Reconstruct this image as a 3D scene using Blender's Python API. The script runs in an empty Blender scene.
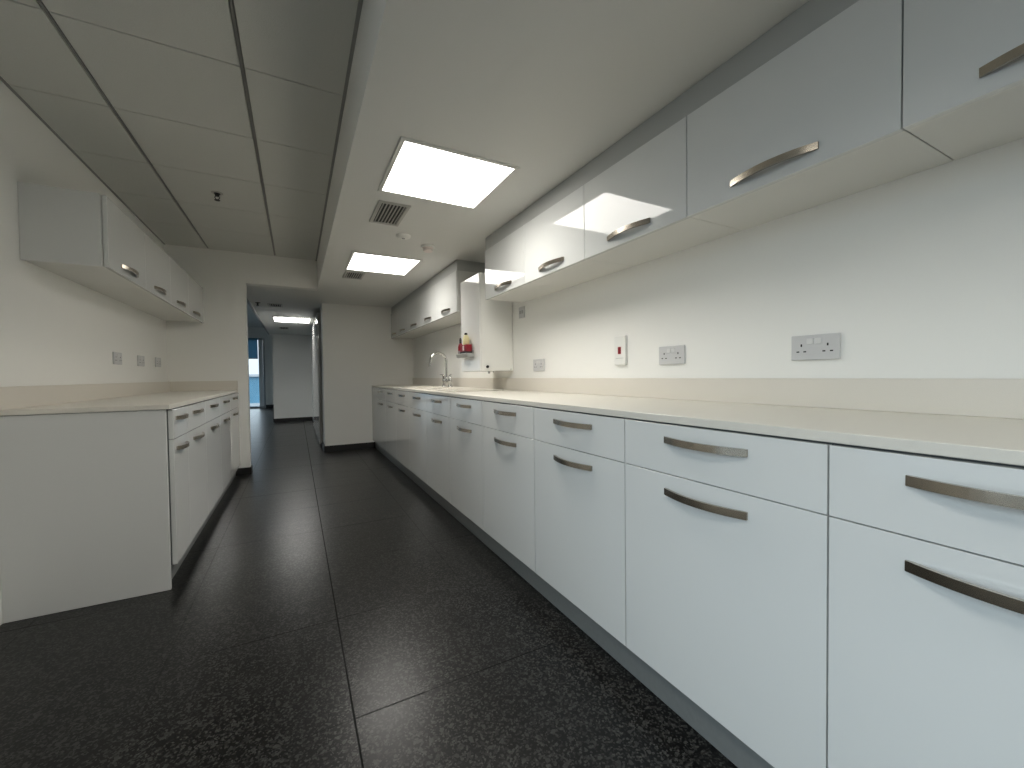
import bpy, bmesh, math, random
from mathutils import Vector, Matrix
random.seed(7)
S = bpy.context.scene
COL = S.collection

# ------------------------------------------------------------------ materials
def new_mat(name):
    m = bpy.data.materials.new(name)
    m.use_nodes = True
    nt = m.node_tree
    b = nt.nodes['Principled BSDF']
    return m, nt, b

def N(nt, t, **kw):
    n = nt.nodes.new(t)
    for k, v in kw.items():
        setattr(n, k, v)
    return n

def plain(name, col, rough=.5, metal=0., spec=.5, coat=0., bump=None, var=None, aniso=0.):
    """bump = (scale, strength); var = (scale, amount) soft tone variation of the material itself"""
    m, nt, b = new_mat(name)
    b.inputs['Base Color'].default_value = (*col, 1)
    b.inputs['Roughness'].default_value = rough
    b.inputs['Metallic'].default_value = metal
    b.inputs['Specular IOR Level'].default_value = spec
    b.inputs['Coat Weight'].default_value = coat
    b.inputs['Coat Roughness'].default_value = .02
    b.inputs['Anisotropic'].default_value = aniso
    tc = N(nt, 'ShaderNodeTexCoord')
    if bump:
        no = N(nt, 'ShaderNodeTexNoise'); no.inputs['Scale'].default_value = bump[0]
        no.inputs['Detail'].default_value = 3
        bp = N(nt, 'ShaderNodeBump'); bp.inputs['Strength'].default_value = bump[1]
        bp.inputs['Distance'].default_value = .002
        nt.links.new(tc.outputs['Object'], no.inputs['Vector'])
        nt.links.new(no.outputs['Fac'], bp.inputs['Height'])
        nt.links.new(bp.outputs['Normal'], b.inputs['Normal'])
    if var:
        no = N(nt, 'ShaderNodeTexNoise'); no.inputs['Scale'].default_value = var[0]
        no.inputs['Detail'].default_value = 4
        mx = N(nt, 'ShaderNodeMix', data_type='RGBA')
        a = var[1]
        mx.inputs[6].default_value = (*[c * (1 - a) for c in col], 1)
        mx.inputs[7].default_value = (*[min(1, c * (1 + a)) for c in col], 1)
        nt.links.new(tc.outputs['Object'], no.inputs['Vector'])
        nt.links.new(no.outputs['Fac'], mx.inputs[0])
        nt.links.new(mx.outputs[2], b.inputs['Base Color'])
    return m

M = {}
M['wall'] = plain('wall_paint', (.86, .855, .82), .75, bump=(260, .12))
M['soffit'] = plain('ceiling_paint', (.74, .74, .71), .8, bump=(200, .12))
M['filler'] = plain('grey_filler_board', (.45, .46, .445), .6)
M['tile'] = plain('ceiling_tile', (.70, .705, .67), .9, bump=(420, .5), var=(300, .07))
M['grid'] = plain('ceiling_grid', (.30, .30, .29), .5)
M['gloss'] = plain('white_gloss_lacquer', (.71, .72, .705), .035, spec=.55)
M['carcass'] = plain('white_melamine', (.64, .64, .61), .35, bump=(500, .04))
M['endpanel'] = plain('white_satin_panel', (.69, .695, .68), .45, bump=(500, .05))
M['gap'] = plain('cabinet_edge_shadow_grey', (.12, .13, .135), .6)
M['worktop'] = plain('cream_solid_surface', (.72, .69, .62), .38, var=(420, .04))
M['upstand'] = plain('cream_upstand', (.72, .68, .61), .4, var=(420, .05))
M['nickel'] = plain('brushed_nickel', (.45, .405, .34), .22, metal=1., aniso=.5)
M['chrome'] = plain('chrome', (.66, .66, .65), .07, metal=1.)
M['steel'] = plain('brushed_steel', (.55, .55, .53), .3, metal=1.)
M['plinth'] = plain('grey_metal_plinth', (.24, .25, .245), .42, metal=.2, var=(60, .1))
M['skirt'] = plain('black_skirting', (.012, .012, .012), .5)
M['black'] = plain('black_plastic', (.01, .01, .01), .4)
M['plastic'] = plain('grey_white_plastic', (.60, .60, .60), .35)
M['whiteplastic'] = plain('white_plastic', (.82, .82, .79), .35)
M['rocker'] = plain('light_grey_plastic', (.68, .68, .67), .35)
M['slot'] = plain('socket_slot', (.008, .008, .008), .7)
M['red'] = plain('red_plastic', (.26, .008, .02), .35)
M['yellow'] = plain('yellow_plastic', (.80, .73, .42), .4)
M['greyplastic'] = plain('mid_grey_plastic', (.40, .41, .40), .45)
M['pinkplastic'] = plain('pale_pink_plastic', (.80, .72, .68), .4)
M['enamel'] = plain('white_enamel', (.82, .82, .80), .045, spec=.55)
M['enamelside'] = plain('white_enamel_side', (.82, .82, .79), .22)
M['lightframe'] = plain('light_frame', (.74, .74, .70), .4)
M['vent'] = plain('vent_metal', (.50, .49, .46), .45)
M['ventdark'] = plain('vent_duct', (.06, .06, .055), .8)
M['frame'] = plain('window_frame', (.75, .77, .78), .35)
M['frame_grey'] = plain('window_mullion_grey', (.32, .34, .36), .4)
def cloth(name, col):
    m, nt, b = new_mat(name)
    t = N(nt, 'ShaderNodeBsdfTranslucent'); t.inputs['Color'].default_value = (*col, 1)
    d = N(nt, 'ShaderNodeBsdfDiffuse'); d.inputs['Color'].default_value = (*[c * .8 for c in col], 1)
    x = N(nt, 'ShaderNodeMixShader'); x.inputs[0].default_value = .35
    nt.links.new(t.outputs[0], x.inputs[1]); nt.links.new(d.outputs[0], x.inputs[2])
    nt.links.new(x.outputs[0], nt.nodes['Material Output'].inputs['Surface']); nt.nodes.remove(b)
    return m
M['blind'] = cloth('blue_roller_blind', (.26, .42, .52))
M['facade'] = plain('blue_glass_facade', (.075, .18, .26), .3, var=(.6, .4))
M['ground'] = plain('street', (.18, .19, .2), .9)

def emission(name, col, s):
    m, nt, b = new_mat(name)
    e = N(nt, 'ShaderNodeEmission')
    e.inputs['Color'].default_value = (*col, 1); e.inputs['Strength'].default_value = s
    nt.links.new(e.outputs[0], nt.nodes['Material Output'].inputs['Surface'])
    nt.nodes.remove(b)
    return m
M['diffuser'] = emission('lit_diffuser', (1.0, .965, .90), 6.8)
M['diffuser_far'] = emission('lit_diffuser_corridor', (1.0, .98, .94), 11.)

def glass(name):
    m, nt, b = new_mat(name)
    tr = N(nt, 'ShaderNodeBsdfTransparent'); tr.inputs['Color'].default_value = (.93, .97, .98, 1)
    gl = N(nt, 'ShaderNodeBsdfGlossy'); gl.inputs['Roughness'].default_value = .02
    fr = N(nt, 'ShaderNodeFresnel'); fr.inputs['IOR'].default_value = 1.45
    mx = N(nt, 'ShaderNodeMixShader')
    nt.links.new(fr.outputs[0], mx.inputs[0]); nt.links.new(tr.outputs[0], mx.inputs[1])
    nt.links.new(gl.outputs[0], mx.inputs[2])
    nt.links.new(mx.outputs[0], nt.nodes['Material Output'].inputs['Surface'])
    nt.nodes.remove(b)
    return m
M['glass'] = glass('window_glass')

def floor_mat():
    m, nt, b = new_mat('black_speckled_rubber_tile')
    L = nt.links.new
    tc = N(nt, 'ShaderNodeTexCoord')
    def noise(scale, detail=2, rough=.5):
        n = N(nt, 'ShaderNodeTexNoise'); n.inputs['Scale'].default_value = scale
        n.inputs['Detail'].default_value = detail; n.inputs['Roughness'].default_value = rough
        L(tc.outputs['Object'], n.inputs['Vector']); return n
    def ramp(src, a, bb, c0=0., c1=1.):
        r = N(nt, 'ShaderNodeMapRange'); r.inputs['From Min'].default_value = a
        r.inputs['From Max'].default_value = bb
        r.inputs['To Min'].default_value = c0; r.inputs['To Max'].default_value = c1
        L(src, r.inputs['Value']); return r.outputs[0]
    def math_(op, a, b_):
        n = N(nt, 'ShaderNodeMath', operation=op)
        for i, v in enumerate((a, b_)):
            if isinstance(v, (int, float)): n.inputs[i].default_value = v
            elif v is not None: L(v, n.inputs[i])
        return n.outputs[0]
    def cells(scale, lo, hi):
        v = N(nt, 'ShaderNodeTexVoronoi'); v.inputs['Scale'].default_value = scale
        L(tc.outputs['Object'], v.inputs['Vector'])
        h = N(nt, 'ShaderNodeSeparateColor'); L(v.outputs['Color'], h.inputs[0])
        return ramp(h.outputs[0], lo, hi)
    speck = math_('MAXIMUM', cells(190, .66, .97), math_('MULTIPLY', cells(110, .78, .98), .8))
    # seams of the square tiles
    xyz = N(nt, 'ShaderNodeSeparateXYZ'); L(tc.outputs['Object'], xyz.inputs[0])
    def seam(o, off, half):
        t = math_('DIVIDE', math_('SUBTRACT', o, off), .575)
        fr = N(nt, 'ShaderNodeMath', operation='FRACT'); L(t, fr.inputs[0])
        d = math_('ABSOLUTE', math_('SUBTRACT', fr.outputs[0], .5), None)
        d = math_('MULTIPLY', math_('SUBTRACT', .5, d), .575)
        return ramp(d, half, half + .0012, 1., 0.)
    sx = seam(xyz.outputs['X'], .134, .0022)
    sy = seam(xyz.outputs['Y'], 1.294, .0016)
    vis = noise(.9, 2)
    sy = math_('MULTIPLY', sy, ramp(vis.outputs['Fac'], .42, .58, .12, .9))
    main = ramp(math_('ABSOLUTE', math_('SUBTRACT', xyz.outputs['X'], .134), None), .10, .12, 1., .22)
    sx = math_('MULTIPLY', sx, main)
    seams = math_('MAXIMUM', sx, sy)
    mx = N(nt, 'ShaderNodeMix', data_type='RGBA')
    mx.inputs[6].default_value = (.0022, .0022, .0022, 1)
    mx.inputs[7].default_value = (.051, .051, .048, 1)
    L(speck, mx.inputs[0])
    mx2 = N(nt, 'ShaderNodeMix', data_type='RGBA')
    mx2.inputs[7].default_value = (.002, .002, .002, 1)
    L(seams, mx2.inputs[0]); L(mx.outputs[2], mx2.inputs[6])
    L(mx2.outputs[2], b.inputs['Base Color'])
    # worn polish, streaked across the walkway
    mp = N(nt, 'ShaderNodeMapping'); mp.inputs['Scale'].default_value = (1.2, 6, 1)
    mp.inputs['Rotation'].default_value = (0, 0, .25)
    L(tc.outputs['Object'], mp.inputs['Vector'])
    st = N(nt, 'ShaderNodeTexNoise'); st.inputs['Scale'].default_value = 2.2; st.inputs['Detail'].default_value = 5
    L(mp.outputs[0], st.inputs['Vector'])
    rg = ramp(st.outputs['Fac'], .3, .7, .276, .30)
    rg = math_('ADD', rg, math_('MULTIPLY', seams, .5))
    L(rg, b.inputs['Roughness'])
    b.inputs['Specular IOR Level'].default_value = .27
    bp = N(nt, 'ShaderNodeBump'); bp.inputs['Strength'].default_value = .16; bp.inputs['Distance'].default_value = .001
    L(math_('SUBTRACT', 1., seams), bp.inputs['Height'])
    L(bp.outputs['Normal'], b.inputs['Normal'])
    return m
M['floor'] = floor_mat()

# ------------------------------------------------------------------ mesh helpers
class MB:
    def __init__(s): s.bm = bmesh.new()
    def box(s, x0, x1, y0, y1, z0, z1, bev=0., seg=2):
        t = bmesh.new()
        bmesh.ops.create_cube(t, size=1)
        for v in t.verts:
            v.co = Vector(((x0 + x1) / 2 + v.co.x * (x1 - x0), (y0 + y1) / 2 + v.co.y * (y1 - y0), (z0 + z1) / 2 + v.co.z * (z1 - z0)))
        if bev > 0:
            bmesh.ops.bevel(t, geom=t.edges[:], offset=bev, segments=seg, profile=.5, affect='EDGES')
        s.add(t); return s
    def add(s, t):
        me = bpy.data.meshes.new('tmp'); t.to_mesh(me); t.free()
        s.bm.from_mesh(me); bpy.data.meshes.remove(me)
    def cyl(s, p, axis, r, h, r2=None, seg=28, bev=0.):
        """cylinder starting at p, running h along +axis ('X','Y','Z' or vector)"""
        t = bmesh.new()
        bmesh.ops.create_cone(t, cap_ends=True, segments=seg, radius1=r, radius2=r if r2 is None else r2, depth=h)
        if bev > 0:
            ed = [e for e in t.edges if len(e.link_faces) == 2 and e.calc_face_angle(0) > .9]
            bmesh.ops.bevel(t, geom=ed, offset=bev, segments=2, profile=.5, affect='EDGES')
        d = {'X': Vector((1, 0, 0)), 'Y': Vector((0, 1, 0)), 'Z': Vector((0, 0, 1))}.get(axis, None) if isinstance(axis, str) else Vector(axis).normalized()
        q = Vector((0, 0, 1)).rotation_difference(d).to_matrix().to_4x4()
        bmesh.ops.transform(t, matrix=Matrix.Translation(Vector(p) + d * h / 2) @ q, verts=t.verts)
        s.add(t); return s
    def lathe(s, prof, center, seg=36):
        """prof = [(r, z)...] turned round the Z axis at center"""
        t = bmesh.new(); rings = []
        for r, z in prof:
            rings.append([t.verts.new((center[0] + r * math.cos(2 * math.pi * k / seg), center[1] + r * math.sin(2 * math.pi * k / seg), center[2] + z)) for k in range(seg)])
        for a, b in zip(rings, rings[1:]):
            for k in range(seg):
                t.faces.new((a[k], a[(k + 1) % seg], b[(k + 1) % seg], b[k]))
        t.faces.new(rings[0][::-1]); t.faces.new(rings[-1])
        bmesh.ops.recalc_face_normals(t, faces=t.faces[:])
        s.add(t); return s
    def tube(s, pts, r, seg=14):
        t = bmesh.new(); rings = []
        rad = r if isinstance(r, (list, tuple)) else [r] * len(pts)
        pts = [Vector(p) for p in pts]
        for i, p in enumerate(pts):
            d = (pts[min(i + 1, len(pts) - 1)] - pts[max(i - 1, 0)]).normalized()
            u = d.orthogonal() if i == 0 else (u - d * u.dot(d))
            u.normalize(); w = d.cross(u)
            rings.append([t.verts.new(p + (u * math.cos(2 * math.pi * k / seg) + w * math.sin(2 * math.pi * k / seg)) * rad[i]) for k in range(seg)])
        for a, b in zip(rings, rings[1:]):
            for k in range(seg):
                t.faces.new((a[k], a[(k + 1) % seg], b[(k + 1) % seg], b[k]))
        t.faces.new(rings[0][::-1]); t.faces.new(rings[-1])
        bmesh.ops.recalc_face_normals(t, faces=t.faces[:])
        s.add(t); return s
    def prism(s, poly, axis, a, b):
        """poly of 2D points extruded along axis from a to b"""
        t = bmesh.new()
        def P(p, v):
            return {'X': (v, p[0], p[1]), 'Y': (p[0], v, p[1]), 'Z': (p[0], p[1], v)}[axis]
        A = [t.verts.new(P(p, a)) for p in poly]; B = [t.verts.new(P(p, b)) for p in poly]
        n = len(poly)
        for k in range(n):
            t.faces.new((A[k], A[(k + 1) % n], B[(k + 1) % n], B[k]))
        t.faces.new(A[::-1]); t.faces.new(B)
        bmesh.ops.recalc_face_normals(t, faces=t.faces[:])
        s.add(t); return s
    def move(s, v):
        bmesh.ops.translate(s.bm, vec=Vector(v), verts=s.bm.verts); return s
    def build(s, name, mat, parent=None, smooth=False, loc=(0, 0, 0)):
        me = bpy.data.meshes.new(name)
        bmesh.ops.recalc_face_normals(s.bm, faces=s.bm.faces[:])
        s.bm.to_mesh(me); s.bm.free()
        me.materials.append(mat)
        if smooth:
            for p in me.polygons: p.use_smooth = True
            me.set_sharp_from_angle(angle=math.radians(40))
        o = bpy.data.objects.new(name, me); COL.objects.link(o)
        o.location = loc
        if parent: o.parent = parent
        return o

def tag(o, label=None, cat=None, group=None, kind=None):
    if label: o['label'] = label
    if cat: o['category'] = cat
    if group: o['group'] = group
    if kind: o['kind'] = kind
    return o

def thing(name, loc, label, cat, group=None):
    o = bpy.data.objects.new(name, None); COL.objects.link(o)
    o.empty_display_size = .05
    o.location = loc
    return tag(o, label, cat, group)

def struct(name, mb, mat, label=None):
    o = mb.build(name, mat); o['kind'] = 'structure'
    if label: o['label'] = label
    return o

def copy_tree(o, parent=None):
    c = o.copy(); COL.objects.link(c); c.parent = parent
    for ch in list(o.children):
        copy_tree(ch, c)
    return c

# ------------------------------------------------------------------ the room
WR, WL = 1.573, -1.124          # right and left walls
ZS, ZC = 2.041, 2.361           # plaster soffit, tiled ceiling
BK = .237                       # edge of the plaster soffit
YP, YB = 5.176, 6.14            # pier face, back wall
Y0 = -2.6                       # wall behind the camera
OX, OY, OZ = -6., 16.3, 2.75    # office beyond
CX = -.52                       # edge of the corridor soffit

struct('floor', MB().box(OX - .2, 2.2, Y0 - .2, OY + .2, -.1, 0), M['floor'], 'black speckled tiled floor')
struct('wall_right', MB().box(WR, WR + .12, Y0, YB + .12, 0, ZC + .3), M['wall'])
struct('wall_pier', MB().box(WL, -.455, YP, YP + .12, 0, ZC + .3), M['wall'], 'white wall end beside the opening to the corridor')
struct('wall_header', MB().box(-.455, BK, YP, YP + .12, ZS, ZC + .3), M['wall'])
struct('wall_far', MB().box(.334, WR, YB, YB + .12, 0, ZS), M['wall'])
# plaster soffit over the right half, running on as the corridor ceiling
struct('ceiling_soffit', MB().box(BK, WR, Y0, YB + .12, ZS, ZC + .3), M['soffit'])
struct('ceiling_corridor', MB().box(CX, BK, YP + .12, 10.95, ZS, ZC + .3).box(BK, 1.3, YB + .12, 10.95, ZS, ZC + .3), M['soffit'])
struct('trim_1', MB().box(CX - .03, CX, YP + .12, 10.95, ZS - .012, ZS + .06), M['grid'], 'metal edge strip of the corridor ceiling')
# suspended tile ceiling: slabs in a recessed grid
def tiled_ceiling():
    mb = MB()
    xs = [WL, -.77, -.176, BK]
    ys = [YP]
    y = 5.07
    while y > Y0:
        ys.append(y); y -= .5935
    ys.append(Y0); ys = ys[::-1]
    for i in range(3):
        for j in range(len(ys) - 1):
            gx0 = .009 if i else .004
            gx1 = .009 if i < 2 else .004
            gy = .0028
            if ys[j + 1] - ys[j] < .02: continue
            mb.box(xs[i] + gx0, xs[i + 1] - gx1, ys[j] + gy, ys[j + 1] - gy, ZC, ZC + .015, .002, 1)
    return mb
struct('ceiling', tiled_ceiling(), M['tile'], 'suspended ceiling of square mineral tiles')
def ceiling_bars():
    mb = MB().box(WL, BK, Y0, YP, ZC + .012, ZC + .03)
    for x in (-.77, -.176):
        mb.box(x - .0035, x + .0035, Y0, YP, ZC + .003, ZC + .014)
    return mb
struct('ceiling_grid', ceiling_bars(), M['grid'])
struct('trim_2', MB().box(WL, WL + .012, Y0, YP, ZC - .004, ZC + .001).box(BK - .014, BK, Y0, YP, ZC - .006, ZC + .001), M['grid'], 'grey edge angle of the tiled ceiling')
# skirtings
struct('baseboard_pier', MB().box(-.585, -.443, YP - .012, YP, 0, .075).box(-.455, -.443, YP, YP + .12, 0, .075), M['skirt'])
struct('baseboard_far', MB().box(.322, .994, YB - .012, YB, 0, .085).box(.322, .334, YB, YB + .12, 0, .085), M['skirt'])
# wall behind the camera, and the daylight window in the left wall beside it
struct('wall_back', MB().box(WL, WR, Y0 - .12, Y0, 0, ZC + .3), M['wall'])
WY0, WY1, WZ0, WZ1 = -1.9, 1.25, .35, 2.26
struct('wall_left', MB().box(WL - .12, WL, Y0, WY0, 0, ZC + .3).box(WL - .12, WL, WY1, YP + .12, 0, ZC + .3)
       .box(WL - .12, WL, WY0, WY1, 0, WZ0).box(WL - .12, WL, WY0, WY1, WZ1, ZC + .3), M['wall'])
xa, xb = WL - .10, WL - .05
w = struct('window_1', MB().box(xa, xb, WY0, WY1, WZ0, WZ0 + .05).box(xa, xb, WY0, WY1, WZ1 - .05, WZ1).box(xa, xb, WY0, WY0 + .05, WZ0, WZ1)
           .box(xa, xb, WY1 - .05, WY1, WZ0, WZ1).box(xa, xb, -.90, -.85, WZ0, WZ1).box(xa, xb, .18, .23, WZ0, WZ1), M['frame'], 'daylight window in the left wall beside the camera')
MB().box(WL - .078, WL - .072, WY0 + .05, WY1 - .05, WZ0 + .05, WZ1 - .05).build('window_pane', M['glass'], w)

# corridor and office beyond
struct('wall_corridor_right', MB().box(.334, .46, YB + .12, 6.62, 0, ZS).box(.334, .46, 9.05, 10.95, 0, ZS).box(.9, 1.02, 6.5, 9.2, 0, ZS)
       .box(.334, .9, 6.5, 6.62, 0, ZS).box(.334, .9, 9.05, 9.17, 0, ZS), M['wall'])
struct('wall_corridor_end', MB().box(-.470, .334, 10.9, 11.02, 0, ZS).box(-.470, -.36, 11.02, OY, 0, OZ).box(-.470, .46, 11.02, 11.02, ZS, OZ), M['wall'])
struct('baseboard_corridor', MB().box(-.482, .334, 10.888, 10.9, 0, .085).box(.322, .334, 6.26, 6.62, 0, .085).box(.322, .334, 9.05, 10.888, 0, .085), M['skirt'])
struct('wall_office_left', MB().box(OX - .12, OX, YP, 8, 0, OZ).box(OX - .12, OX, 15, OY, 0, OZ).box(OX - .12, OX, 8, 15, 0, .3).box(OX - .12, OX, 8, 15, 2.4, OZ), M['wall'])
mb = MB().box(OX - .1, OX - .04, 8, 15, .3, .36).box(OX - .1, OX - .04, 8, 15, 2.34, 2.4)
for y in (8, 9.73, 11.47, 13.2, 14.94): mb.box(OX - .1, OX - .04, y, y + .06, .36, 2.34)
w3 = struct('window_3_added', mb, M['frame_grey'])  # unseen side window, added to bring more daylight into the office
MB().box(OX - .073, OX - .067, 8.06, 14.94, .36, 2.34).build('window_pane', M['glass'], w3)
struct('wall_office_near', MB().box(OX, WL - .12, YP, YP + .12, 0, OZ).box(WL - .12, CX, YP, YP + .12, ZC + .3, OZ), M['wall'])
struct('ceiling_office', MB().box(OX, CX - .03, YP + .12, OY, OZ, OZ + .1).box(CX - .03, .46, 10.95, OY, OZ, OZ + .1).box(CX - .03, CX, YP + .12, 10.95, ZS + .06, OZ), M['soffit'])
# office window wall
OW0, OW1, OT = -5.2, -.93, 2.385
struct('wall_office_window', MB().box(OW1, -.36, OY, OY + .15, 0, OZ).box(OX, OW0, OY, OY + .15, 0, OZ).box(OW0, OW1, OY, OY + .15, OT, OZ), M['wall'])
struct('baseboard_office', MB().box(OW1, -.487, OY - .012, OY, 0, .11), M['skirt'])
def office_window():
    mb = MB()
    mb.box(OW0, OW1, OY + .02, OY + .09, 0, .06).box(OW0, OW1, OY + .02, OY + .09, OT - .05, OT)
    mb.box(OW0, OW0 + .06, OY + .02, OY + .09, .06, OT - .05).box(-.985, OW1, OY + .02, OY + .09, .06, OT - .05)
    for x in (-2.4, -3.8):
        mb.box(x - .04, x + .04, OY + .02, OY + .09, .06, OT - .05)
    return mb
w2 = struct('window_2', office_window(), M['frame_grey'], 'tall office window at the end of the view')
MB().box(-1.115, -.99, OY + .03, OY + .085, .06, OT - .05).build('window_sash', M['frame'], w2)
MB().box(OW0 + .06, -1.115, OY + .053, OY + .059, .06, OT - .05).build('window_pane', M['glass'], w2)
bl = MB().box(OW0 + .07, -1.13, OY - .012, OY - .008, 1.70, OT - .02).build('roller_blind', M['blind'])
b2 = MB().cyl((OW0 + .05, OY - .03, OT - .03), 'X', .028, OW1 - OW0 - .22).build('roller', M['blind'], bl)
MB().box(OW0 + .07, -1.13, OY - .016, OY - .004, 1.68, 1.70).build('bottom_bar', M['frame_grey'], bl)
tag(bl, 'blue roller blind half lowered over the far office window', 'blind')
# outside: a lower glass office block across the street
bd = thing('office_building', (-4, 40, -30), 'blue glass office block seen outside the far window', 'building')
MB().box(-16, 16, 0, 12, 0, 31.15).build('facade', M['facade'], bd)
MB().box(-16.2, 16.2, -.2, 12.2, 31.15, 31.35).build('roof', M['frame_grey'], bd)
fl = MB()
for k in range(9): fl.box(-16, 16, -.12, 0, 3.4 * k + 1.5, 3.4 * k + 1.75)
fl.build('floor_bands', M['frame_grey'], bd)

# ------------------------------------------------------------------ handles and cabinets
def handle_mb(L=.25, out=.030, h=.019):
    """bowed flat bar, crescent in plan; door plane at x=0, bows towards -x, centred on y=0,z=0"""
    n = 22; outer, inner = [], []
    for k in range(n + 1):
        y = -L / 2 + L * k / n
        q = 1 - (2 * y / L) ** 2
        outer.append((-(.0055 + (out - .0055) * q), y))
    Li = L - .022
    for k in range(n + 1):
        y = Li / 2 - Li * k / n
        q = 1 - (2 * y / Li) ** 2
        inner.append((-(out - .0085) * q, y))
    poly = outer + [(0, L / 2)] + inner + [(0, -L / 2)]
    return MB().prism(poly, 'Z', -h / 2, h / 2)

DT = .019     # door thickness
class Kit: pass
def base_unit(front, y0, y1, depth, sgn, label, group, hL=.25):
    """front = x of the door faces; sgn=+1: carcass lies towards +x (right run), -1: left run"""
    t = thing('base_cabinet', (front, (y0 + y1) / 2, 0), label, 'cabinet', group)
    w = (y1 - y0) / 2
    def X(a, b): return (min(sgn * a, sgn * b), max(sgn * a, sgn * b))
    c = MB()
    a, b = X(DT + .003, depth)
    c.box(a, b, -w, -w + .016, .113, .882).box(a, b, w - .016, w, .113, .882).box(a, b, -w + .016, w - .016, .113, .131)
    a2, b2 = X(depth - .012, depth); c.box(a2, b2, -w + .016, w - .016, .131, .882)
    a3, b3 = X(DT + .003, DT + .06); c.box(a3, b3, -w + .016, w - .016, .862, .882)
    a3, b3 = X(DT + .003, DT + .06); c.box(a3, b3, -w + .016, w - .016, .724, .740)
    c.build('carcass', M['gap'] , t)
    g = .0018
    a, b = X(0, DT)
    dr = MB().box(a, b, -w + g, w - g, .7342, .8785, .0004, 1).build('drawer_front', M['gloss'], t)
    do = MB().box(a, b, -w + g, w - g, .113, .7312, .0004, 1).build('door', M['gloss'], t)
    for par, z in ((dr, .834), (do, .681)):
        hm = handle_mb(hL)
        if sgn < 0: bmesh.ops.rotate(hm.bm, cent=(0, 0, 0), matrix=Matrix.Rotation(math.pi, 3, 'Z'), verts=hm.bm.verts)
        hm.move((0, 0, z)).build('handle', M['nickel'], par, smooth=True)
    return t

UZ0, UZ1 = 1.588, 1.946
def wall_unit(front, y0, y1, wall, sgn, z0, z1, label, group, hL=.25, filler=0):
    t = thing('wall_cabinet', (front, (y0 + y1) / 2, z0), label, 'cabinet', group)
    w = (y1 - y0) / 2; H = z1 - z0; D = abs(wall - front)
    def X(a, b): return (min(sgn * a, sgn * b), max(sgn * a, sgn * b))
    c = MB()
    a, b = X(DT + .002, D)
    c.box(a, b, -w + .0012, w - .0012, .002, .020, .0008, 1).box(a, b, -w, w, H - .018, H)
    c.box(a, b, -w, -w + .016, .02, H - .018).box(a, b, w - .016, w, .02, H - .018)
    a2, b2 = X(D - .012, D); c.box(a2, b2, -w + .016, w - .016, .02, H - .018)
    c.build('carcass', M['carcass'], t)
    g = .0016
    a, b = X(0, DT)
    do = MB().box(a, b, -w + g, w - g, 0, H, .0012, 1).build('door', M['gloss'], t)
    hm = handle_mb(hL)
    if sgn < 0: bmesh.ops.rotate(hm.bm, cent=(0, 0, 0), matrix=Matrix.Rotation(math.pi, 3, 'Z'), verts=hm.bm.verts)
    hm.move((0, 0, .046)).build('handle', M['nickel'], do, smooth=True)
    return t

FA = .960
GR = 'base cabinets along the right wall'
# right run of base units; copies of one 585 mm unit after the narrower first one
ORD = ['second', 'third', 'fourth', 'fifth', 'sixth', 'seventh', 'eighth', 'ninth', 'tenth']
base_unit(FA, -.060, .433, .59, 1, 'white base cabinet cut off by the right edge, nearest in the right run', GR)
seams = [.433 + .5864 * k for k in range(10)]
extra = ['showing two whole handles', 'in the front half', 'nearer than the heater',
         'just before the heater', 'below the heater', 'past the heater',
         'below the tap', 'beyond the tap', 'touching the far wall']
first = None
for i in range(9):
    lab = 'white base cabinet in the right run, %s from the camera, %s' % (ORD[i], extra[i])
    y0, y1 = seams[i], seams[i + 1]
    if first is None:
        first = base_unit(FA, y0, y1, .59, 1, lab, GR); t = first
    else:
        t = copy_tree(first); t.location = (FA, (y0 + y1) / 2, 0); t['label'] = lab
MB().box(.001, .02, .2945, YB - .001 - 5.4165, .113, .8785, .001, 1).build('filler_panel', M['gloss'], t)
tag(MB().box(.995, 1.010, -.06, YB - .015, .001, .112).build('plinth', M['plinth']),
    'dark grey plinth strip running under the right-hand base cabinets', 'plinth')

# worktop on the right with its upstand and the sink cut-out
SX0, SX1, SY0, SY1 = 1.075, 1.375, 3.985, 4.505          # bowl opening
wt = thing('worktop', (FA, 0, .884), 'long cream worktop over the right-hand base cabinets', 'worktop')
mb = MB()
h = .023
mb.box(0, WR - FA - .002, -.06, SY0, 0, h, .0015, 1).box(0, WR - FA - .002, SY1, YB - .001, 0, h, .0015, 1)
mb.box(0, SX0 - FA, SY0, SY1, 0, h).box(SX1 - FA, WR - FA - .002, SY0, SY1, 0, h)
mb.build('slab', M['worktop'], wt)
MB().box(1.553 - FA, WR - FA - .002, -.06, YB - .001, h, .122, .002, 1).build('upstand', M['upstand'], wt)
# inset sink: moulded rim, drainer with grooves, bowl with waste
sk = thing('sink', (1.23, 3.8, .907), 'cream inset sink and drainer set in the right worktop beneath the tap', 'sink')
mb = MB()
ox, oy = -1.23, -3.8
mb.box(1.05 + ox, SX0 + .012 + ox, 2.90 + oy, 4.56 + oy, 0, .009, .003, 2)
mb.box(SX1 - .012 + ox, 1.462 + ox, 2.90 + oy, 4.56 + oy, 0, .009, .003, 2)
mb.box(SX0 + ox, SX1 + ox, SY1 - .012 + oy, 4.56 + oy, 0, .009, .003, 2)
mb.box(SX0 + ox, SX1 + ox, 3.92 + oy, SY0 + .012 + oy, 0, .009, .003, 2)
mb.box(SX0 + ox, SX1 + ox, 2.90 + oy, 2.94 + oy, 0, .009, .003, 2)
mb.build('rim', M['worktop'], sk)
mb = MB().box(SX0 + .012 + ox, SX1 - .012 + ox, 2.94 + oy, 3.92 + oy, 0, .003)
for k in range(7):
    x = SX0 + .04 + k * .037
    mb.box(x + ox, x + .008 + ox, 2.98 + oy, 3.88 + oy, .003, .006, .001, 1)
mb.build('drainer', M['worktop'], sk)
mb = MB()
bz = -.17
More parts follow.
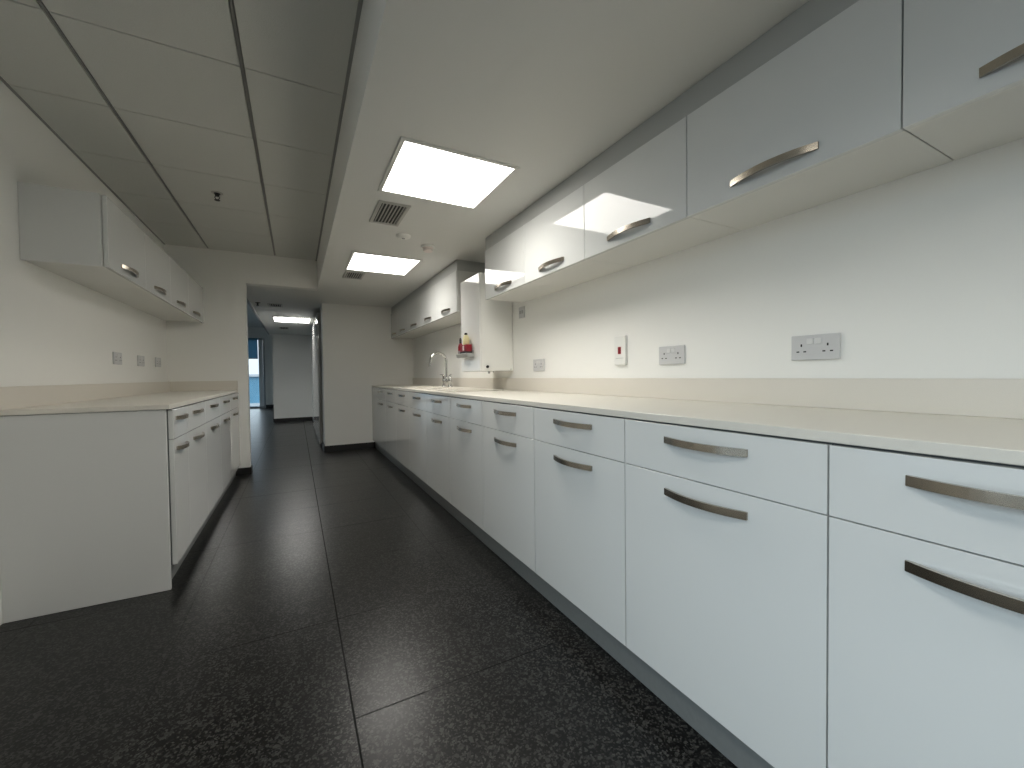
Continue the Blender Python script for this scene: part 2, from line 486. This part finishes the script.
mb.box(SX0 + .002 + ox, SX1 - .002 + ox, SY0 + .002 + oy, SY1 - .002 + oy, bz, bz + .006)
mb.box(SX0 + .002 + ox, SX0 + .010 + ox, SY0 + .002 + oy, SY1 - .002 + oy, bz, 0).box(SX1 - .010 + ox, SX1 - .002 + ox, SY0 + .002 + oy, SY1 - .002 + oy, bz, 0)
mb.box(SX0 + ox + .01, SX1 - .01 + ox, SY0 + .002 + oy, SY0 + .01 + oy, bz, 0).box(SX0 + .01 + ox, SX1 - .01 + ox, SY1 - .01 + oy, SY1 - .002 + oy, bz, 0)
mb.build('bowl', M['worktop'], sk)
MB().lathe([(.0, .0), (.042, .0), (.042, .004), (.03, .003), (.028, .001), (.0, .001)], (0, .445, bz + .006)).build('waste', M['chrome'], sk, smooth=True)

# tall chrome bridge tap
tp = thing('tap', (1.418, 4.16, .916), 'tall chrome swan-neck kitchen tap with two levers behind the sink', 'tap')
MB().tube([(0, -.10, .062), (0, .10, .062)], .011, 16).lathe([(.0, .04), (.016, .042), (.019, .062), (.017, .085), (.013, .10), (.0, .101)], (0, 0, 0), 24).build('bridge', M['chrome'], tp, smooth=True)
pts = [(0, 0, .095), (0, 0, .26)]
R_ = .088
for k in range(1, 15):
    a = math.pi * k / 14
    pts.append((-R_ + R_ * math.cos(a), 0, .26 + R_ * 1.08 * math.sin(a)))
pts.append((-2 * R_ - .006, 0, .235))
pts.append((-2 * R_ - .009, 0, .215))
MB().tube(pts, [.0135] * (len(pts) - 1) + [.0145], 16).build('spout', M['chrome'], tp, smooth=True)
for sy in (-1, 1):
    v = MB().lathe([(0, 0), (.027, 0), (.026, .006), (.015, .014), (.013, .040), (.018, .050), (.018, .076), (.013, .084), (.015, .112), (.010, .120), (.0, .121)], (0, sy * .10, 0), 24).build('pillar', M['chrome'], tp, smooth=True)
    MB().tube([(0, sy * .10, .112), (-.004, sy * .112, .122), (-.012, sy * .15, .128), (-.014, sy * .185, .127)], [.007, .0065, .0055, .005], 12).build('lever', M['chrome'], v, smooth=True)

# ------------------------------------------------------------------ wall cabinets, right
FB = 1.249
GU = 'high wall cabinets nearest the camera on the right'
wall_unit(FB, -.074, .420, WR, 1, UZ0, UZ1, 'high white gloss wall cabinet cut off by the top right corner', GU)
us = [.420, 1.007, 1.593, 2.180, 2.765]
labs = ['largest whole white wall cabinet at upper right, its door without reflections',
        'white wall cabinet on the right mirroring most of the near ceiling light',
        'white wall cabinet on the right mirroring only one corner of the near light',
        'white wall cabinet on the right overlapping the water heater, last of the near row']
first = None
for i in range(4):
    if first is None:
        first = wall_unit(FB, us[i], us[i + 1], WR, 1, UZ0, UZ1, labs[i], GU); t = first
    else:
        t = copy_tree(first); t.location = (FB, (us[i] + us[i + 1]) / 2, UZ0); t['label'] = labs[i]
GF = 'wall cabinets beyond the water heater on the right'
fs = [3.372, 3.957, 4.542, 5.127, 5.712]
labs = ['white wall cabinet with exposed grey end, nearest of the row past the water heater',
        'white wall cabinet above the chrome tap, second past the water heater',
        'white wall cabinet, third past the water heater on the right wall',
        'white wall cabinet, fourth past the water heater, next to the narrow corner one']
for i in range(4):
    t = copy_tree(first); t.location = (FB, (fs[i] + fs[i + 1]) / 2, UZ0); t['label'] = labs[i]
wall_unit(FB, 5.712, YB - .002, WR, 1, UZ0, UZ1, 'narrow white wall cabinet in the far corner, last past the water heater', GF, .2)
for o in COL.objects:
    if o.name.startswith('wall_cabinet') and o.location.y > 3.3 and o.location.x > 1: o['group'] = GF
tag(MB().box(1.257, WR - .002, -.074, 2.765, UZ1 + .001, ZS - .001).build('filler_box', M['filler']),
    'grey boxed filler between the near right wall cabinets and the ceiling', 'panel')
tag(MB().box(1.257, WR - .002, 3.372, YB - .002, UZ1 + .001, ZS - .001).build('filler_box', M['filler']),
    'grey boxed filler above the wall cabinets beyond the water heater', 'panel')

# ------------------------------------------------------------------ left run
FL = -.540
GL = 'base cabinets along the left wall'
DL = -WL - .002 - .540
ls = [2.553, 2.853, 3.366, 3.951, 4.537, 5.123]
base_unit(FL, ls[0], ls[1], DL, -1, 'narrow white base cabinet behind the grey end panel, nearest in the left run', GL, .20)
base_unit(FL, ls[1], ls[2], DL, -1, 'white base cabinet next past the narrow one in the left run', GL)
labs = ['white base cabinet in the middle of the left run, third from its end panel',
        'white base cabinet in the left run, second from the white wall end',
        'white base cabinet in the left run, touching the white wall end by the opening']
f3 = None
for i in range(3):
    y0, y1 = ls[2 + i], ls[3 + i]
    if f3 is None:
        f3 = base_unit(FL, y0, y1, DL, -1, labs[i], GL); t = f3
    else:
        t = copy_tree(f3); t.location = (FL, (y0 + y1) / 2, 0); t['label'] = labs[i]
tag(MB().box(WL + .001, -.562, 2.527, 2.545, .001, .882, .001, 1).build('end_panel', M['endpanel']),
    'large plain pale grey end panel closing the near end of the left base cabinets', 'panel')
MB().box(-.019, -.001, .2945, YP - .001 - 4.830, .113, .8785).build('filler_panel', M['gloss'], t)
tag(MB().box(-.600, -.585, 2.546, YP - .001, .001, .112).build('plinth', M['plinth']),
    'dark plinth strip under the left-hand base cabinets', 'plinth')
wl = thing('worktop', (FL, 2.52, .884), 'cream worktop on the short left-hand run of base cabinets', 'worktop')
MB().box(WL + .0005 - FL, -.006, 0, YP - 2.52 - .0005, 0, .023, .0015, 1).build('slab', M['worktop'], wl)
MB().box(WL + .0005 - FL, WL + .02 - FL, 0, YP - 2.52 - .0005, .023, .122, .002, 1).box(WL + .02 - FL, -.006, YP - 2.52 - .02, YP - 2.52 - .0005, .023, .122, .002, 1).build('upstand', M['upstand'], wl)

# left wall cabinets
GW = 'wall cabinets on the left wall'
FU = -.821
lz0, lz1 = 1.597, 1.955
qs = [2.772, 3.352, 3.932, 4.512, 5.092]
labs = ['white wall cabinet next to the grey side panel, nearest on the left wall',
        'white wall cabinet on the left wall, second from its grey side panel',
        'white wall cabinet on the left wall, third from its grey side panel',
        'white wall cabinet on the left wall, farthest from the camera beside the wall end']
f4 = None
for i in range(4):
    if f4 is None:
        f4 = wall_unit(FU, qs[i], qs[i + 1], WL, -1, lz0, lz1, labs[i], GW); t = f4
    else:
        t = copy_tree(f4); t.location = (FU, (qs[i] + qs[i + 1]) / 2, lz0); t['label'] = labs[i]
MB().box(-.019, -.001, .2915, YP - .001 - 4.802, 0, lz1 - lz0).build('filler_panel', M['gloss'], t)
sp_ = MB().box(WL + .001 - FU, -.021, -.307, -.2905, -.002, lz1 - lz0, .001, 1).build('side_panel', M['endpanel'], f4)
sp_['label'] = 'pale grey side panel'

# ------------------------------------------------------------------ water heater and its caddy
HX0, HY0, HY1, HZ0, HZ1 = 1.276, 2.944, 3.348, 1.064, 1.835
ht = thing('water_heater', (HX0, HY0, HZ0), 'tall white wall-hung water heater with black knob above the worktop', 'heater')
dx, dy, dz = WR - HX0 - .002, HY1 - HY0, HZ1 - HZ0
MB().box(.014, dx, 0, dy, 0, dz, .004, 2).build('casing', M['enamelside'], ht)
MB().box(0, .013, .001, dy - .001, .002, dz - .002, .004, 2).build('front_panel', M['enamel'], ht)
kn = MB().cyl((.062, -.014, .034), 'Y', .011, .014, bev=.002).build('knob', M['black'], ht, smooth=True)
MB().cyl((dx - .022, -.006, .013), 'Y', .0055, .006).build('screw', M['steel'], ht, smooth=True)
MB().cyl((.10, .05, -.02), 'Z', .008, .02).build('pipe_stub', M['greyplastic'], ht, smooth=True)
MB().cyl((.14, .05, -.012), 'Z', .006, .012).build('drain_stub', M['greyplastic'], ht, smooth=True)

cz = 1.178
cd = thing('wall_caddy', (HX0, 3.19, cz), 'small grey tray caddy fixed to the front of the water heater', 'caddy')
mb = MB()
mb.prism([(-.07, 0.03), (-.055, 0), (-.0005, 0), (-.0005, .06), (-.006, .06), (-.006, .006), (-.052, .006), (-.064, .034)], 'Y', -.125, .105)
mb.box(-.064, -.006, -.125, -.121, .004, .034).box(-.064, -.006, .101, .105, .004, .034)
mb.build('tray', M['greyplastic'], cd)
bx = thing('carton', (HX0 - .035, 3.155, cz + .0065), 'dark red carton with black base standing in the caddy', 'carton')
MB().box(-.022, .026, -.075, .075, .0, .042, .002, 1).build('base', M['black'], bx)
MB().box(-.021, .025, -.074, .074, .042, .098, .003, 2).build('box', M['red'], bx)
MB().box(-.0225, -.0212, -.02, .01, .05, .09).build('label_strip', M['pinkplastic'], bx)
bt = thing('bottle', (HX0 - .036, 3.268, cz + .0065), 'red bottle with black top leaning at the far end of the caddy', 'bottle')
mb = MB().lathe([(0, 0), (.020, 0), (.022, .01), (.022, .085), (.016, .11), (.009, .12), (.0, .12)], (0, 0, 0), 24)
mb.build('flask', M['red'], bt, smooth=True)
MB().lathe([(0, .119), (.011, .119), (.011, .15), (.007, .165), (0, .166)], (0, 0, 0), 20).build('cap', M['black'], bt, smooth=True)
MB().lathe([(.0222, .02), (.0226, .02), (.0226, .055), (.0222, .055)], (0, 0, 0), 24).build('bottle_label', M['greyplastic'], bt, smooth=True)
bt2 = thing('bottle', (HX0 - .031, 3.155, cz + .105), 'pale yellow squeeze bottle with dark cap lying in on the red carton', 'bottle')
MB().lathe([(0, 0), (.024, 0), (.026, .008), (.026, .055), (.018, .075), (.010, .082), (.0, .082)], (0, 0, 0), 24).build('flask', M['yellow'], bt2, smooth=True)
MB().lathe([(0, .081), (.013, .081), (.012, .098), (0, .099)], (0, 0, 0), 20).build('cap', M['black'], bt2, smooth=True)
bt2['label'] = 'pale yellow bottle with dark cap standing on the red carton'

# ------------------------------------------------------------------ sockets and switches
def socket(x, yc, zc, sgn, label, double=True, group=None):
    """faces -x for sgn=+1 (right wall), +x for sgn=-1"""
    t = thing('wall_socket', (x, yc, zc), label, 'socket', group)
    W = .0735 if double else .0435
    def X(a, b): return (min(-sgn * a, -sgn * b), max(-sgn * a, -sgn * b))
    a, b = X(.0003, .0105)
    MB().box(a, b, -W, W, -.043, .043, .003, 2).build('faceplate', M['plastic'], t)
    a, b = X(.0100, .0140)
    for s in ((-1, 1) if double else (0,)):
        MB().box(a, b, s * .012 - .0105, s * .012 + .0105, .011, .031, .0015, 2).build('rocker', M['rocker'], t)
    a, b = X(.0095, .0110)
    for s in ((-1, 1) if double else (0,)):
        c = s * .040
        for (dy_, dz_, wy, wz) in ((0, .008, .0024, .0046), (-.011, -.014, .0044, .0022), (.011, -.014, .0044, .0022)):
            MB().box(a, b, c + dy_ - wy, c + dy_ + wy, dz_ - wz, dz_ + wz).build('pin_hole', M['slot'], t)
    return t
GS = 'double sockets on the right wall'
s1 = socket(WR, .748, 1.112, 1, 'double power socket nearest the camera on the right wall', True, GS)
s2 = copy_tree(s1); s2.location = (WR, 1.349, 1.114); s2['label'] = 'double power socket beside the red switch plate on the right wall'
s3 = copy_tree(s1); s3.location = (WR, 2.54, 1.100); s3['label'] = 'small double power socket near the water heater on the right wall'
GLs = 'double sockets on the left wall'
l1 = socket(WL, 3.874, 1.182, -1, 'nearest of three power sockets over the left worktop', True, GLs)
l2 = copy_tree(l1); l2.location = (WL, 4.373, 1.182); l2['label'] = 'middle one of three power sockets over the left worktop'
l3 = copy_tree(l1); l3.location = (WL, 4.841, 1.186); l3['label'] = 'farthest of three power sockets over the left worktop'
cs = thing('cooker_switch', (WR, 1.688, 1.155), 'tall white wall switch plate with a red rocker', 'switch')
MB().box(-.016, -.0003, -.043, .043, -.078, .080, .003, 2).build('faceplate', M['whiteplastic'], cs)
rk = MB().box(-.0195, -.0155, -.011, .011, -.018, .020, .002, 2).build('rocker', M['red'], cs)
rk['label'] = 'red rocker'
MB().box(-.0165, -.0158, -.016, -.011, -.022, .024).box(-.0165, -.0158, .011, .016, -.022, .024).box(-.0165, -.0158, -.016, .016, .020, .024).box(-.0165, -.0158, -.016, .016, -.022, -.018).build('rocker_surround', M['pinkplastic'], cs)
MB().box(-.0165, -.0158, -.03, .03, -.042, -.040).build('plate_join', M['greyplastic'], cs)
fsw = thing('fused_switch', (WR, 2.784, 1.518), 'small grey fused switch plate high beside the water heater', 'switch')
MB().box(-.010, -.0003, -.043, .043, -.0435, .0435, .003, 2).build('faceplate', M['plastic'], fsw)
MB().box(-.0135, -.0095, -.028, -.006, -.012, .014, .0015, 2).build('rocker', M['greyplastic'], fsw)
MB().box(-.0125, -.0095, .006, .028, -.012, .014, .001, 1).build('fuse_holder', M['greyplastic'], fsw)

# ------------------------------------------------------------------ ceiling fittings
def ceiling_light(x0, x1, y0, y1, label, mat, beam=5.0, group='ceiling light panels', z=ZS):
    t = thing('ceiling_light', ((x0 + x1) / 2, (y0 + y1) / 2, z), label, 'light', group)
    w, d = (x1 - x0) / 2, (y1 - y0) / 2
    f = .021
    MB().box(-w, w, -d, -d + f, -.007, 0, .0015, 1).box(-w, w, d - f, d, -.007, 0, .0015, 1).box(-w, -w + f, -d + f, d - f, -.007, 0, .0015, 1).box(w - f, w, -d + f, d - f, -.007, 0, .0015, 1).build('frame', M['lightframe'], t)
    MB().box(-w + f, w - f, -d + f, d - f, -.004, -.0005).build('diffuser', mat, t)
    # the panel's downward beam: prismatic LED panels throw most of their light steeply down
    l = bpy.data.lights.new('panel_beam', 'AREA'); l.shape = 'RECTANGLE'; l.size = 2 * (w - f); l.size_y = 2 * (d - f)
    l.spread = math.radians(142); l.energy = beam; l.color = (1.0, .965, .90)
    o = bpy.data.objects.new('panel_beam', l); COL.objects.link(o); o.parent = t; o.location = (0, 0, -.0055)
    return t
ceiling_light(.412, .985, 1.748, 2.310, 'large square lit ceiling panel nearest the camera', M['diffuser'])
ceiling_light(.420, .995, 3.510, 4.118, 'lit ceiling panel farther along, in front of the far wall', M['diffuser'])
ceiling_light(-.330, .255, 7.80, 8.45, 'lit ceiling panel in the corridor beyond the opening', M['diffuser_far'], 8.)

ceiling_light(.412, .985, -1.80, -1.24, 'added fill light panel behind the camera, out of view near the rear wall', M['diffuser'])  # unseen panel added as ambient fill for the near end of the room
ceiling_light(-.758, -.188, -.262, .313, 'added fill light panel in the tiled ceiling above the camera, out of view', M['diffuser'], z=ZC)  # added out of view to lift the left wall and near wall cabinets

def vent(x0, x1, y0, y1, label, n=7):
    t = thing('ceiling_vent', ((x0 + x1) / 2, (y0 + y1) / 2, ZS), label, 'vent', 'ceiling vents')
    w, d = (x1 - x0) / 2, (y1 - y0) / 2; f = .022
    MB().box(-w, w, -d, -d + f, -.008, 0, .002, 1).box(-w, w, d - f, d, -.008, 0, .002, 1).box(-w, -w + f, -d + f, d - f, -.008, 0, .002, 1).box(w - f, w, -d + f, d - f, -.008, 0, .002, 1).build('frame', M['vent'], t)
    mb = MB()
    for k in range(n):
        x = -w + f + (2 * w - 2 * f) * (k + .5) / n
        mb.box(x - .0028, x + .0028, -d + f, d - f, -.0078, -.0013)
    mb.build('slats', M['vent'], t)
    MB().box(-w + f, w - f, -d + f, d - f, -.0012, -.0003).build('duct_opening', M['ventdark'], t)
    return t
vent(.440, .625, 2.43, 2.79, 'slatted ceiling vent just past the nearest light panel')
vent(.436, .620, 4.19, 4.47, 'slatted ceiling vent just past the second light panel')
vent(-.325, -.145, 6.42, 6.68, 'small dark ceiling vent above the corridor entrance', 5)
vent(-.28, -.11, 9.3, 9.7, 'small dark ceiling vent beyond the corridor light', 5)

sd = thing('ceiling_disc', (.704, 2.97, ZS), 'flat white disc detector base on the ceiling beside the vent', 'detector')
MB().lathe([(0, -.020), (.030, -.020), (.044, -.014), (.050, -.006), (.052, 0), (0, 0)], (0, 0, 0)).build('cover', M['whiteplastic'], sd, smooth=True)
MB().lathe([(0, -.024), (.010, -.024), (.012, -.0195), (0, -.0195)], (0, 0, 0), 20).build('lens', M['greyplastic'], sd, smooth=True)
sm = thing('smoke_detector', (.929, 3.13, ZS), 'domed white smoke detector on the ceiling near the right wall cabinets', 'detector')
MB().lathe([(0, -.014), (.050, -.014), (.054, -.010), (.054, 0), (0, 0)], (0, 0, 0)).build('base', M['whiteplastic'], sm, smooth=True)
MB().lathe([(0, -.046), (.022, -.046), (.034, -.042), (.038, -.032), (.034, -.028), (.034, -.022), (.044, -.0138), (0, -.0138)], (0, 0, 0)).build('sensor_dome', M['pinkplastic'], sm, smooth=True)
sp = thing('sprinkler_head', (-.473, 3.595, ZC), 'small black sprinkler head in the tiled ceiling', 'sprinkler')
MB().lathe([(0, -.004), (.030, -.004), (.036, -.001), (.036, 0), (0, 0)], (0, 0, 0)).build('escutcheon', M['vent'], sp, smooth=True)
MB().lathe([(0, -.024), (.010, -.024), (.016, -.010), (.020, -.004), (0, -.004)], (0, 0, 0), 20).build('body', M['black'], sp, smooth=True)
mb = MB()
for s in (-1, 1): mb.tube([(s * .010, 0, -.02), (s * .014, 0, -.034), (s * .004, 0, -.05)], .0025, 8)
mb.build('frame_arms', M['black'], sp, smooth=True)
MB().lathe([(0, -.053), (.017, -.053), (.017, -.050), (0, -.050)], (0, 0, 0), 20).build('deflector', M['black'], sp, smooth=True)
sc_ = thing('sprinkler_head', (-.432, 6.43, ZS + .0004), 'small black sprinkler head in the corridor ceiling by a vent', 'sprinkler')
MB().lathe([(0, -.004), (.030, -.004), (.034, 0), (0, 0)], (0, 0, 0)).build('escutcheon', M['black'], sc_, smooth=True)
MB().lathe([(0, -.045), (.016, -.045), (.010, -.02), (.018, -.004), (0, -.004)], (0, 0, 0), 20).build('body', M['black'], sc_, smooth=True)

# tall glossy cupboards in the corridor recess
GT = 'tall corridor cupboards'
def tall(y0, y1, label):
    t = thing('tall_cupboard', (.288, (y0 + y1) / 2, 0), label, 'cupboard', GT)
    w = (y1 - y0) / 2
    MB().box(.022, .58, -w + .001, w - .001, .06, 1.965, .002, 1).build('carcass', M['carcass'], t)
    MB().box(0, .02, -w + .002, w - .002, .045, 1.975, .0015, 1).build('door', M['gloss'], t)
    MB().box(.05, .56, -w + .002, w - .002, .0005, .06).build('plinth', M['skirt'], t)
    return t
tall(6.64, 7.44, 'tall white gloss cupboard in the corridor, nearest the far wall corner')
tall(7.44, 8.24, 'tall white gloss cupboard in the corridor, middle one under the corridor light')
tall(8.24, 9.04, 'tall white gloss cupboard in the corridor, farthest of the three')

# ------------------------------------------------------------------ light
W = bpy.data.worlds.new('World'); S.world = W
W.use_nodes = True
nt = W.node_tree
bg = nt.nodes['Background']
tc = N(nt, 'ShaderNodeTexCoord'); sx = N(nt, 'ShaderNodeSeparateXYZ')
rp = N(nt, 'ShaderNodeValToRGB')
nt.links.new(tc.outputs['Generated'], sx.inputs[0]); nt.links.new(sx.outputs['Z'], rp.inputs[0])
e = rp.color_ramp.elements
e[0].position = .46; e[0].color = (.14, .155, .17, 1)
e[1].position = .50; e[1].color = (.27, .295, .32, 1)
for p_, c_ in ((.56, (.33, .365, .40, 1)), (.64, (.78, .90, 1.0, 1)), (.80, (.90, 1.0, 1.08, 1))):
    k = e.new(p_); k.color = c_
mp = N(nt, 'ShaderNodeMapRange')          # direction z -1..1 -> 0..1
mp.inputs['From Min'].default_value = -1; mp.inputs['From Max'].default_value = 1
nt.links.new(sx.outputs['Z'], mp.inputs['Value']); nt.links.new(mp.outputs[0], rp.inputs[0])
nt.links.new(rp.outputs[0], bg.inputs['Color'])
bg.inputs['Strength'].default_value = 3.1
def portal(loc, rot, sx_, sy_):
    l = bpy.data.lights.new('window_portal', 'AREA'); l.shape = 'RECTANGLE'; l.size = sx_; l.size_y = sy_
    l.cycles.is_portal = True
    o = bpy.data.objects.new('window_portal', l); COL.objects.link(o); o.location = loc; o.rotation_euler = rot
portal((WL - .13, (WY0 + WY1) / 2, (WZ0 + WZ1) / 2), (math.pi / 2, 0, -math.pi / 2), WY1 - WY0, WZ1 - WZ0)


# ------------------------------------------------------------------ camera
f, yaw, pit, rol = 407.85, math.radians(27.8848), math.radians(-1.2661), math.radians(-.6995)
c, s = math.cos(yaw), math.sin(yaw); cp, sp_ = math.cos(pit), math.sin(pit); cr, sr = math.cos(rol), math.sin(rol)
r0 = Vector((c, -s, 0)); fw = Vector((s * cp, c * cp, sp_)); u0 = Vector((-s * sp_, -c * sp_, cp))
Rv = r0 * cr + u0 * sr; Uv = -r0 * sr + u0 * cr
cam = bpy.data.cameras.new('Camera'); co = bpy.data.objects.new('Camera', cam); COL.objects.link(co)
m = Matrix((( Rv.x, Uv.x, -fw.x, 0), (Rv.y, Uv.y, -fw.y, 0), (Rv.z, Uv.z, -fw.z, 1.03), (0, 0, 0, 1)))
co.matrix_world = m
cam.sensor_fit = 'HORIZONTAL'; cam.sensor_width = 36; cam.lens = f / 1024 * 36; cam.clip_start = .02; cam.clip_end = 300
S.camera = co
v = S.view_settings
v.view_transform = 'Standard'; v.look = 'None'; v.gamma = 1; v.use_curve_mapping = False; v.exposure = .37
try:
    S.cycles.max_bounces = 10; S.cycles.diffuse_bounces = 6; S.cycles.glossy_bounces = 5
    S.cycles.use_denoising = True
    S.cycles.denoising_prefilter = 'NONE'
    S.cycles.caustics_reflective = False; S.cycles.blur_glossy = 1.0
    S.cycles.sample_clamp_indirect = 6
except Exception:
    pass
